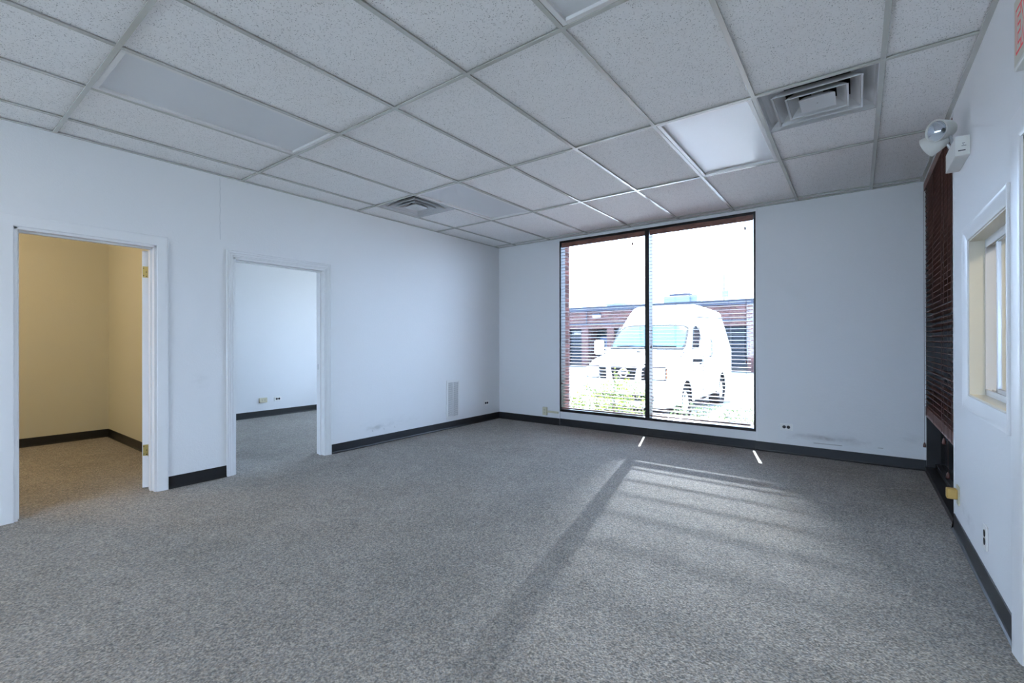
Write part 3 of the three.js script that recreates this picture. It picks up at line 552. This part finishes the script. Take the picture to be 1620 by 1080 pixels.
solo('brick_pillar', [brickUv(box(-4.15, -3.445, GROUND, 3.3, -6.03, WB - 0.01))], M.brick, 'red brick pillar standing outside at the edge of the window', 'pillar');
{
  const z = -27.7, o = thing('brick_building', 'long low brick office building across the parking lot', 'building', [0, GROUND, z]);
  const top = 3.22 - GROUND, wt = 2.05 - GROUND, sill = 0.12;
  M.darkGlass = phys([0.012, 0.015, 0.02], 0.3, { specularIntensity: 0.08 }); M.blueDoor = phys([0.025, 0.05, 0.12], 0.4); M.cornice = phys([0.035, 0.04, 0.055], 0.8, { specularIntensity: 0.2 }); M.concrete = std([0.55, 0.54, 0.52], 0.8);
  // openings from left to right: [x0, x1, kind]
  const bays = []; const unit = [[-15.85, -14.89, 'window'], [-14.37, -13.04, 'entry'], [-12.55, -11.2, 'window']];
  for (let k = -3; k <= 3; k++) for (const [a, b, t] of unit) bays.push([a + k * 4.98, b + k * 4.98, t]);
  bays.push([-5.93 - 0.6, -4.745, 'wide']);
  const list = bays.filter(([a, b, t]) => t === 'wide' || b < -6.9 || a > -4.4).sort((p, q) => p[0] - q[0]).filter(([a]) => a > -31 && a < 4);
  const brick = []; let x = -32; for (const [a, b] of list) { brick.push(box(x, a, 0, wt, -0.35, 0)); x = b; } brick.push(box(x, 5, 0, wt, -0.35, 0), box(-32, 5, wt, top, -0.35, 0));
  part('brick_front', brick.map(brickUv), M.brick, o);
  part('body', box(-32, 5, 0, top - 0.1, -14, -1.6), M.concrete, o);
  part('cornice', [box(-32.1, 5.1, top, top + 0.25, -0.4, 0.10), box(-32.1, 5.1, top + 0.25, top + 0.29, -0.4, 0.14)], M.cornice, o);
  part('soldier_course', box(-32, 5, wt + 0.27, wt + 0.36, -0.1, 0.018), M.cornice, o);
  part('roof', box(-32, 5, top - 0.1, top, -14, -0.3), M.concrete, o);
  for (const [a, b, t] of list) {
    if (t === 'entry') {
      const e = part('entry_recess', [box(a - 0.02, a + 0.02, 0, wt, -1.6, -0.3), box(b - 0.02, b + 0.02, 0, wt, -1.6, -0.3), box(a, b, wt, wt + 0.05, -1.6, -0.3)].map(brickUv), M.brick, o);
      part('door', box(a + 0.28, a + 0.85, 0.02, wt - 0.5, -1.25, -1.2), M.blueDoor, e);
      part('window', [box(a + 0.02, b - 0.02, 0, wt, -1.35, -1.28), box(a + 0.9, b, 0, wt, -1.25, -1.22)], M.darkGlass, e);
    } else {
      const wnd = part('window', box(a, b, sill + 0.1, wt, -0.24, -0.2), M.darkGlass, o);
      part('window_frame', [box(a, b, 0.02, sill + 0.1, -0.26, -0.1), box(a, a + 0.05, sill, wt, -0.26, -0.14), box(b - 0.05, b, sill, wt, -0.26, -0.14), box(a, b, wt - 0.5, wt - 0.45, -0.24, -0.16), ...(t === 'wide' ? [box((a + b) / 2 - 0.03, (a + b) / 2 + 0.03, sill, wt, -0.26, -0.14)] : [])], M.bronze, wnd);
    }
  }
  const sign = (txt, x, y, w, zz) => { const t = canvasTexture(256, 64, (c) => { c.fillStyle = '#10141c'; c.fillRect(0, 0, 256, 64); c.fillStyle = '#909090'; c.font = 'bold 54px sans-serif'; c.textAlign = 'center'; c.textBaseline = 'middle'; c.fillText(txt, 128, 34); }); const m = part('address_number', new THREE.PlaneGeometry(w, w / 4), std([1, 1, 1], 0.5, { map: t }), o); m.position.set(x, y, zz); };
  sign('1058 A', -15.3, wt - 0.28, 0.78, -0.155); sign('122', -13.25, wt - 0.28, 0.62, -1.21);
  for (const xx of [-13.715, -8.735]) { const l = part('wall_lamp', box(xx - 0.25, xx + 0.25, 3.28, 3.5, 0, 0.22, 0.03), M.concrete, o); part('lamp_hood', box(xx - 0.25, xx + 0.28, 3.44, 3.54, 0, 0.26, 0.02), M.cornice, l); }
  part('downspout', box(-14.53, -14.48, wt + 0.3, top, 0, 0.05), M.cornice, o);
}
{ // rooftop plant
  const roofY = 3.47;
  M.plant = std([0.10, 0.14, 0.18], 0.5, { metalness: 0.2 });
  const a = thing('rooftop_unit', 'boxy blue-grey rooftop unit rising behind the van roof', 'rooftop unit', [-8.75, 3.225, -28.9]);
  part('cabinet', box(-0.75, 0.75, 0, 0.72, -0.7, 0.7, 0.02), M.plant, a); part('top_grille', box(-0.45, 0.7, 0.72, 0.88, -0.55, 0.55, 0.02), M.cornice, a); part('side_duct', box(0.75, 1.15, 0.25, 0.75, -0.4, 0.4, 0.02), M.plant, a);
  const b = thing('rooftop_unit', 'low pale rooftop hatch above the brick front', 'rooftop unit', [-12.8, 3.225, -28.9]);
  part('cabinet', box(-0.55, 0.55, 0, 0.48, -0.5, 0.5, 0.02), M.plant, b); part('lid', box(-0.7, 0.8, 0.42, 0.5, -0.55, 0.55, 0.02), M.plant, b);
  const c = thing('rooftop_mast', 'slim antenna mast on the far roof', 'mast', [-6.2, 3.225, -28.9]);
  part('pole', cyl(0.03, 0.03, 1, 8, [0, 0, 0], [0, 1.9, 0]), M.cornice, c); part('box', box(-0.1, 0.25, 0.55, 0.95, -0.1, 0.1, 0.01), M.plant, c);
}

// ---------------------------------------------------------------- the van: high roofed, nose to the window. Local: x across, y up from the ground, z forward
{
  const o = thing('cargo_van', 'white high-roof cargo van parked nose-in outside the window', 'van', [-3.93, GROUND, -9.2]);
  M.vanPaint = phys([0.86, 0.87, 0.88], 0.28, { clearcoat: 1, clearcoatRoughness: 0.06 });
  M.vanGlass = phys([0.022, 0.055, 0.085], 0.05, { specularIntensity: 0.55 });
  M.vanDarkGlass = phys([0.012, 0.013, 0.015], 0.06, { specularIntensity: 0.3 });
  M.vanTrim = phys([0.012, 0.012, 0.013], 0.8, { specularIntensity: 0.15 }); M.tyre = phys([0.010, 0.010, 0.011], 0.95, { specularIntensity: 0.15 }); M.steel = std([0.6, 0.6, 0.6], 0.35, { metalness: 0.8 });
  M.vanChrome = std([0.75, 0.70, 0.70], 0.2, { metalness: 0.9 }); M.vanLamp = phys([0.75, 0.78, 0.8], 0.1, { clearcoat: 1 }); M.indicator = std([0.75, 0.16, 0.05], 0.3); M.bumper = std([0.62, 0.63, 0.64], 0.4);
  // stations: z, roof height at centre, half width at sill, belt, and roof; belt height; corner radius of the roof edge
  const S = [
    [0.00, 1.12, 0.80, 0.88, 0.80, 0.90, 0.10], [-0.06, 1.24, 0.92, 0.95, 0.86, 0.98, 0.12], [-0.30, 1.33, 0.97, 0.99, 0.90, 1.08, 0.14], [-0.80, 1.43, 0.99, 1.01, 0.90, 1.18, 0.15], [-1.18, 1.52, 1.00, 1.015, 0.90, 1.28, 0.14],
    [-1.40, 1.72, 1.00, 1.015, 0.885, 1.35, 0.11], [-1.62, 1.91, 1.00, 1.015, 0.865, 1.40, 0.10], [-1.82, 2.08, 1.00, 1.015, 0.845, 1.42, 0.09], [-2.02, 2.26, 1.00, 1.015, 0.82, 1.42, 0.08], [-2.25, 2.46, 1.00, 1.015, 0.79, 1.42, 0.08], [-2.42, 2.58, 1.00, 1.015, 0.77, 1.42, 0.08], [-2.60, 2.625, 1.00, 1.015, 0.76, 1.42, 0.08], [-2.9, 2.63, 1.00, 1.015, 0.75, 1.42, 0.08],
    [-4.1, 2.61, 1.00, 1.015, 0.73, 1.42, 0.08], [-5.15, 2.57, 1.00, 1.01, 0.715, 1.42, 0.08], [-5.38, 2.55, 0.99, 1.0, 0.70, 1.42, 0.08], [-5.44, 2.50, 0.96, 0.97, 0.67, 1.42, 0.08],
  ];
  const outline = ([z, top, ws, wb, wr, yb, r]) => {
    const half = [[0, 0.34], [ws - 0.08, 0.34], [ws - 0.01, 0.42], [wb, 0.62], [wb, yb]];
    const x1 = wr, y1 = top - r * 0.62; for (let k = 1; k <= 3; k++) { const f = k / 4; half.push([wb + (x1 - wb) * (f * 0.9 + 0.1 * f * f), yb + (y1 - yb) * f]); }
    half.push([x1, y1]); for (let k = 1; k <= 3; k++) { const a = k / 3 * Math.PI / 2; half.push([x1 - r + r * Math.cos(a), y1 + (top - 0.02 - y1) * Math.sin(a)]); }
    half.push([0, top]);
    return half.map(([x, y]) => [x, y, z]);
  };
  const verts = [], faces = [], rows = S.map(outline), n = rows[0].length, loopN = 2 * n - 2;
  for (const row of rows) { for (const p of row) verts.push(p); for (let k = n - 2; k >= 1; k--) verts.push([-row[k][0], row[k][1], row[k][2]]); }
  for (let s = 0; s + 1 < rows.length; s++) for (let k = 0; k < loopN; k++) { const m = (k + 1) % loopN; faces.push([s * loopN + k, s * loopN + m, (s + 1) * loopN + m, (s + 1) * loopN + k].reverse()); }
  faces.push([...Array(loopN).keys()], [...Array(loopN).keys()].map((k) => (rows.length - 1) * loopN + k).reverse());
  let body = geom(verts, faces);
  body.deleteAttribute('uv'); body.deleteAttribute('normal'); body = mergeVertices(body, 1e-5); body.computeVertexNormals();
  body.setAttribute('uv', new THREE.BufferAttribute(new Float32Array(body.attributes.position.count * 2), 2));
  const ev = new Evaluator(); ev.useGroups = false;
  let brush = new Brush(body, M.vanPaint); brush.updateMatrixWorld();
  const axles = [-0.98, -4.2];
  for (const z of axles) for (const s of [-1, 1]) { const c = new Brush(new THREE.CylinderGeometry(0.47, 0.47, 0.5, 40).rotateZ(Math.PI / 2).translate(s * 1.0, 0.42, z)); c.updateMatrixWorld(); brush = ev.evaluate(brush, c, SUBTRACTION); brush.updateMatrixWorld(); }
  part('body', toCreasedNormals(clean(brush.geometry), 0.6), M.vanPaint, o);
  part('underbody', box(-0.76, 0.76, 0.22, 0.40, -5.35, -0.25), M.vanTrim, o);
  for (const z of axles) for (const s of [-1, 1]) {
    const w = part('wheel', [new THREE.TorusGeometry(0.30, 0.085, 14, 40).scale(1, 1, 1.35).rotateY(Math.PI / 2).translate(s * 0.88, 0.385, z), cyl(0.30, 0.30, 1, 30, [s * 0.82, 0.385, z], [s * 0.86, 0.385, z])], M.tyre, o);
    part('hub', [new THREE.TorusGeometry(0.205, 0.03, 10, 36).rotateY(Math.PI / 2).translate(s * 0.94, 0.385, z), cyl(0.2, 0.2, 1, 30, [s * 0.86, 0.385, z], [s * 0.90, 0.385, z]), cyl(0.06, 0.06, 1, 20, [s * 0.89, 0.385, z], [s * 0.95, 0.385, z]), ...[0, 1, 2, 3, 4].map((k) => box(-0.012, 0.012, 0.05, 0.2, -0.035, 0.035).rotateX(k * Math.PI * 0.4).translate(s * 0.915, 0.385, z))], M.steel, w);
    part('arch_liner', [new THREE.CylinderGeometry(0.466, 0.466, 0.235, 40, 1, true).rotateZ(Math.PI / 2).translate(s * 0.868, 0.42, z), cyl(0.466, 0.466, 1, 40, [s * 0.752, 0.42, z], [s * 0.756, 0.42, z])], M.vanTrim, o);
    part('wheel_arch', new THREE.TorusGeometry(0.475, 0.028, 8, 40, Math.PI * 1.06).rotateZ(-0.09).rotateY(Math.PI / 2).translate(s * 1.0, 0.42, z), M.vanPaint, o);
  }
  // windscreen on the slope between the bonnet and the raised roof
  const wy = (z) => { for (let k = 0; k + 1 < S.length; k++) if (z <= S[k][0] && z >= S[k + 1][0]) { const f = (z - S[k][0]) / (S[k + 1][0] - S[k][0]); return S[k][1] + f * (S[k + 1][1] - S[k][1]); } return 1.5; };
  const screen = (halfB, halfT, zb, zt, lift, mat, name, parent) => {
    const nu = 20, nv = 10, v = [], f = [];
    for (let j = 0; j <= nv; j++) for (let i = 0; i <= nu; i++) {
      const t = j / nv, z = zb + (zt - zb) * t, u = i / nu * 2 - 1, edge = Math.min(1, Math.pow(Math.max(0, Math.min(t, 1 - t) * 6), 0.5)), hw = (halfB + (halfT - halfB) * t) - 0.06 * (1 - edge);
      v.push([u * hw, wy(z) + lift - 0.03 * u * u * u * u, z + lift * 0.8 - 0.045 * u * u + 0.02]);
    }
    for (let j = 0; j < nv; j++) for (let i = 0; i < nu; i++) f.push([j * (nu + 1) + i, j * (nu + 1) + i + 1, (j + 1) * (nu + 1) + i + 1, (j + 1) * (nu + 1) + i]);
    return part(name, toCreasedNormals(geom(v, f), 1), mat, parent);
  };
  screen(0.915, 0.825, -1.165, -1.835, 0.014, M.vanTrim, 'windscreen_seal', o);
  const ws = screen(0.865, 0.78, -1.225, -1.775, 0.026, M.vanGlass, 'windscreen', o); ws.userData.label = 'pale blue windscreen';
  part('wiper', [rod([-0.7, 1.585, -1.20], [-0.1, 1.60, -1.215], 0.012, 8), rod([0.05, 1.60, -1.20], [0.7, 1.585, -1.215], 0.012, 8)], M.vanTrim, o);
  // side windows, each with a raked front edge
  const sideShape = new THREE.Shape(); sideShape.moveTo(-1.34, 1.22); sideShape.lineTo(-1.78, 1.98); sideShape.quadraticCurveTo(-1.85, 2.06, -1.98, 2.06); sideShape.quadraticCurveTo(-2.16, 2.05, -2.16, 1.90); sideShape.lineTo(-2.18, 1.22); sideShape.closePath();
  for (const s of [-1, 1]) {
    const g = new THREE.ExtrudeGeometry(sideShape, { depth: 0.03, bevelEnabled: false }); const p = g.attributes.position;
    for (let i = 0; i < p.count; i++) { const zz = p.getX(i), y = p.getY(i), d = p.getZ(i), w = 1.012 - (Math.max(0, y - 1.42)) * 0.155; p.setXYZ(i, s * (w - 0.018 + d), y, zz); }
    g.computeVertexNormals(); part('side_window', g, M.vanDarkGlass, o);
    part('door_handle', new RoundedBoxGeometry(0.03, 0.035, 0.16, 2, 0.01).translate(s * 1.02, 1.18, -2.0), M.vanTrim, o);
    const m = part('wing_mirror', [new RoundedBoxGeometry(0.24, 0.36, 0.14, 4, 0.05).translate(s * 1.27, 1.55, -1.42), rod([s * 1.0, 1.42, -1.45], [s * 1.2, 1.46, -1.43], 0.03, 10)], M.vanPaint, o);
    part('mirror_rim', new RoundedBoxGeometry(0.265, 0.385, 0.07, 4, 0.03).translate(s * 1.27, 1.55, -1.46), M.vanTrim, m);
    part('mirror_arm', [rod([s * 1.0, 1.50, -1.46], [s * 1.2, 1.54, -1.44], 0.022, 10), new RoundedBoxGeometry(0.13, 0.2, 0.1, 3, 0.03).translate(s * 1.22, 1.50, -1.37)], M.vanChrome, m);
    // headlamp with amber indicator
    const h = part('headlamp', new RoundedBoxGeometry(0.30, 0.25, 0.16, 4, 0.045).translate(s * 0.73, 1.04, -0.035), M.vanLamp, o);
    part('bezel', new RoundedBoxGeometry(0.325, 0.275, 0.10, 3, 0.04).translate(s * 0.735, 1.04, -0.02), M.vanTrim, h);
    part('reflector', [cyl(0.075, 0.075, 1, 24, [s * 0.68, 1.03, 0.03], [s * 0.68, 1.03, 0.05]), cyl(0.05, 0.05, 1, 24, [s * 0.79, 1.04, 0.03], [s * 0.79, 1.04, 0.05])], M.steel, h);
    part('indicator', new RoundedBoxGeometry(0.05, 0.2, 0.14, 2, 0.02).translate(s * 0.885, 1.03, -0.06), M.indicator, h);
  }
  // grille: dark bars, two pale slanted posts and a ring badge
  part('grille', [box(-0.56, 0.56, 0.90, 1.17, -0.04, 0.02), ...[0, 1, 2, 3].map((k) => box(-0.56, 0.56, 0.925 + k * 0.065, 0.945 + k * 0.065, 0.02, 0.035))], M.vanTrim, o);
  for (const s of [-1, 1]) part('grille_post', geom([[s * 0.24, 0.86, 0.03], [s * 0.38, 0.86, 0.03], [s * 0.40, 1.20, 0.03], [s * 0.30, 1.20, 0.03], [s * 0.24, 0.86, 0.06], [s * 0.38, 0.86, 0.06], [s * 0.40, 1.20, 0.05], [s * 0.30, 1.20, 0.05]], [[4, 5, 6, 7], [0, 3, 2, 1], [0, 1, 5, 4], [1, 2, 6, 5], [2, 3, 7, 6], [3, 0, 4, 7]]), M.vanChrome, o);
  part('badge', [new THREE.TorusGeometry(0.085, 0.014, 10, 32).translate(0, 1.04, 0.055), box(-0.115, 0.115, 1.022, 1.058, 0.045, 0.068, 0.004)], M.vanChrome, o);
  part('bumper', [new RoundedBoxGeometry(1.94, 0.24, 0.34, 4, 0.07).translate(0, 0.72, 0.0), new RoundedBoxGeometry(1.6, 0.12, 0.22, 3, 0.04).translate(0, 0.42, 0.0)], M.bumper, o);
  part('lower_intake', box(-0.62, 0.62, 0.49, 0.60, -0.02, 0.12), M.vanTrim, o);
  const seam = [];
  for (const s of [-1, 1]) seam.push(rod([s * 1.013, 0.55, -2.24], [s * 1.014, 1.42, -2.24], 0.011), rod([s * 1.014, 1.42, -2.24], [s * 0.92, 2.06, -2.2], 0.011), rod([s * 1.013, 0.6, -1.42], [s * 1.015, 1.36, -1.38], 0.011), rod([s * 1.012, 0.62, -3.3], [s * 1.014, 1.42, -3.3], 0.011), rod([s * 0.86, 2.28, -2.15], [s * 0.80, 2.36, -5.3], 0.012), rod([s * 0.93, 1.16, -0.3], [s * 0.885, 1.47, -1.18], 0.011));
  part('panel_seam', seam, M.vanTrim, o);
  part('bonnet_edge', rod([-0.86, 1.225, 0.0], [0.86, 1.225, 0.0], 0.016, 8), M.vanTrim, o);
  part('washer_jet', box(-0.04, 0.04, 1.445, 1.475, -0.82, -0.76), M.vanTrim, o);
  part('fuel_flap', box(-1.022, -1.008, 1.02, 1.2, -3.2, -3.0, 0.004), M.vanPaint, o);
}

// ---------------------------------------------------------------- planting under the window
{
  const leafGeo = (L, W) => { const v = [[0, 0, 0], [-W / 2, L * 0.4, 0.12 * L], [0, L, 0.02 * L], [W / 2, L * 0.4, 0.12 * L], [0, L * 0.4, 0]]; return geom(v, [[0, 4, 1], [0, 3, 4], [1, 4, 2], [4, 3, 2]]); };
  function shrub(label, pos, blobs, count, mats, leaf, sprigs = []) {
    const o = thing('shrub', label, 'shrub', pos); const m4 = new THREE.Matrix4(), q = new THREE.Quaternion(), e = new THREE.Euler();
    const stems = [];
    for (const mat of mats) {
      const list = [];
      for (let i = 0; i < count / mats.length; i++) {
        const b = blobs[Math.floor(rnd() * blobs.length)]; let x, y, z; do { x = rr(-1, 1); y = rr(-1, 1); z = rr(-1, 1); } while (x * x + y * y + z * z > 1);
        const l = Math.hypot(x, y, z) || 1, k = Math.pow(l, 0.4) / l; x *= k; y *= k; z *= k;
        e.set(rr(-1.4, 1.4), rr(0, 6.28), rr(-1.4, 1.4)); q.setFromEuler(e); const s = rr(0.7, 1.3);
        m4.compose(new THREE.Vector3(b[0] + x * b[3], b[1] + y * b[4], b[2] + z * b[3]), q, new THREE.Vector3(s, s, s)); list.push(leaf.clone().applyMatrix4(m4));
      }
      for (const [x, y0, y1, z] of sprigs) for (let i = 0; i < 16; i++) { e.set(rr(-1, 1), rr(0, 6.28), rr(-1, 1)); q.setFromEuler(e); m4.compose(new THREE.Vector3(x + rr(-0.03, 0.03), rr(y0, y1), z + rr(-0.03, 0.03)), q, new THREE.Vector3(1, 1, 1)); list.push(leaf.clone().applyMatrix4(m4)); }
      const f = part('foliage', list, mat, o); f.userData.kind = 'stuff';
    }
    for (const b of blobs) for (let k = 0; k < 5; k++) stems.push(cyl(0.007, 0.004, 1, 6, [b[0] + rr(-0.05, 0.05), 0, b[2] + rr(-0.05, 0.05)], [b[0] + rr(-1, 1) * b[3] * 0.8, b[1] + b[4] * rr(0.2, 0.8), b[2] + rr(-1, 1) * b[3] * 0.8]));
    for (const [x, y0, y1, z] of sprigs) stems.push(cyl(0.004, 0.002, 1, 6, [x, y0 - 0.3, z], [x, y1, z]));
    part('stems', stems, M.bark ??= std([0.12, 0.08, 0.05], 0.9), o);
  }
  const green = (r, g, b) => phys([r, g, b], 0.7, { transmission: 0.35, thickness: 0 });
  const gA = green(0.24, 0.26, 0.03), gB = green(0.10, 0.16, 0.025), gC = green(0.04, 0.07, 0.02), gD = green(0.09, 0.13, 0.03);
  shrub('leafy yellow-green shrub below the pane beside the brick pillar', [-3.0, GROUND, -6.75], [[-0.45, 0.66, 0, 0.32, 0.34], [-0.1, 0.72, 0.05, 0.34, 0.36], [0.18, 0.72, -0.05, 0.30, 0.38], [-0.75, 0.55, 0.1, 0.25, 0.25]], 2600, [gA, gB], leafGeo(0.05, 0.026), [[-0.05, 0.9, 1.38, 0], [0.13, 0.9, 1.46, -0.05], [0.02, 0.8, 1.2, 0.05]]);
  shrub('sparse darker green shrub in front of the van wheel', [-1.62, GROUND, -6.9], [[-0.36, 0.56, 0, 0.26, 0.24], [0, 0.56, 0, 0.3, 0.22], [0.42, 0.56, 0.05, 0.28, 0.22]], 1100, [gC, gD], leafGeo(0.045, 0.02), []);
  shrub('small dark sprawling shrub beside the rear van wheel', [-1.55, GROUND, -8.3], [[0, 0.34, 0, 0.32, 0.22], [0.3, 0.3, 0, 0.25, 0.2]], 420, [gC, gD], leafGeo(0.05, 0.022), []);
}

renderer.render(scene, camera);
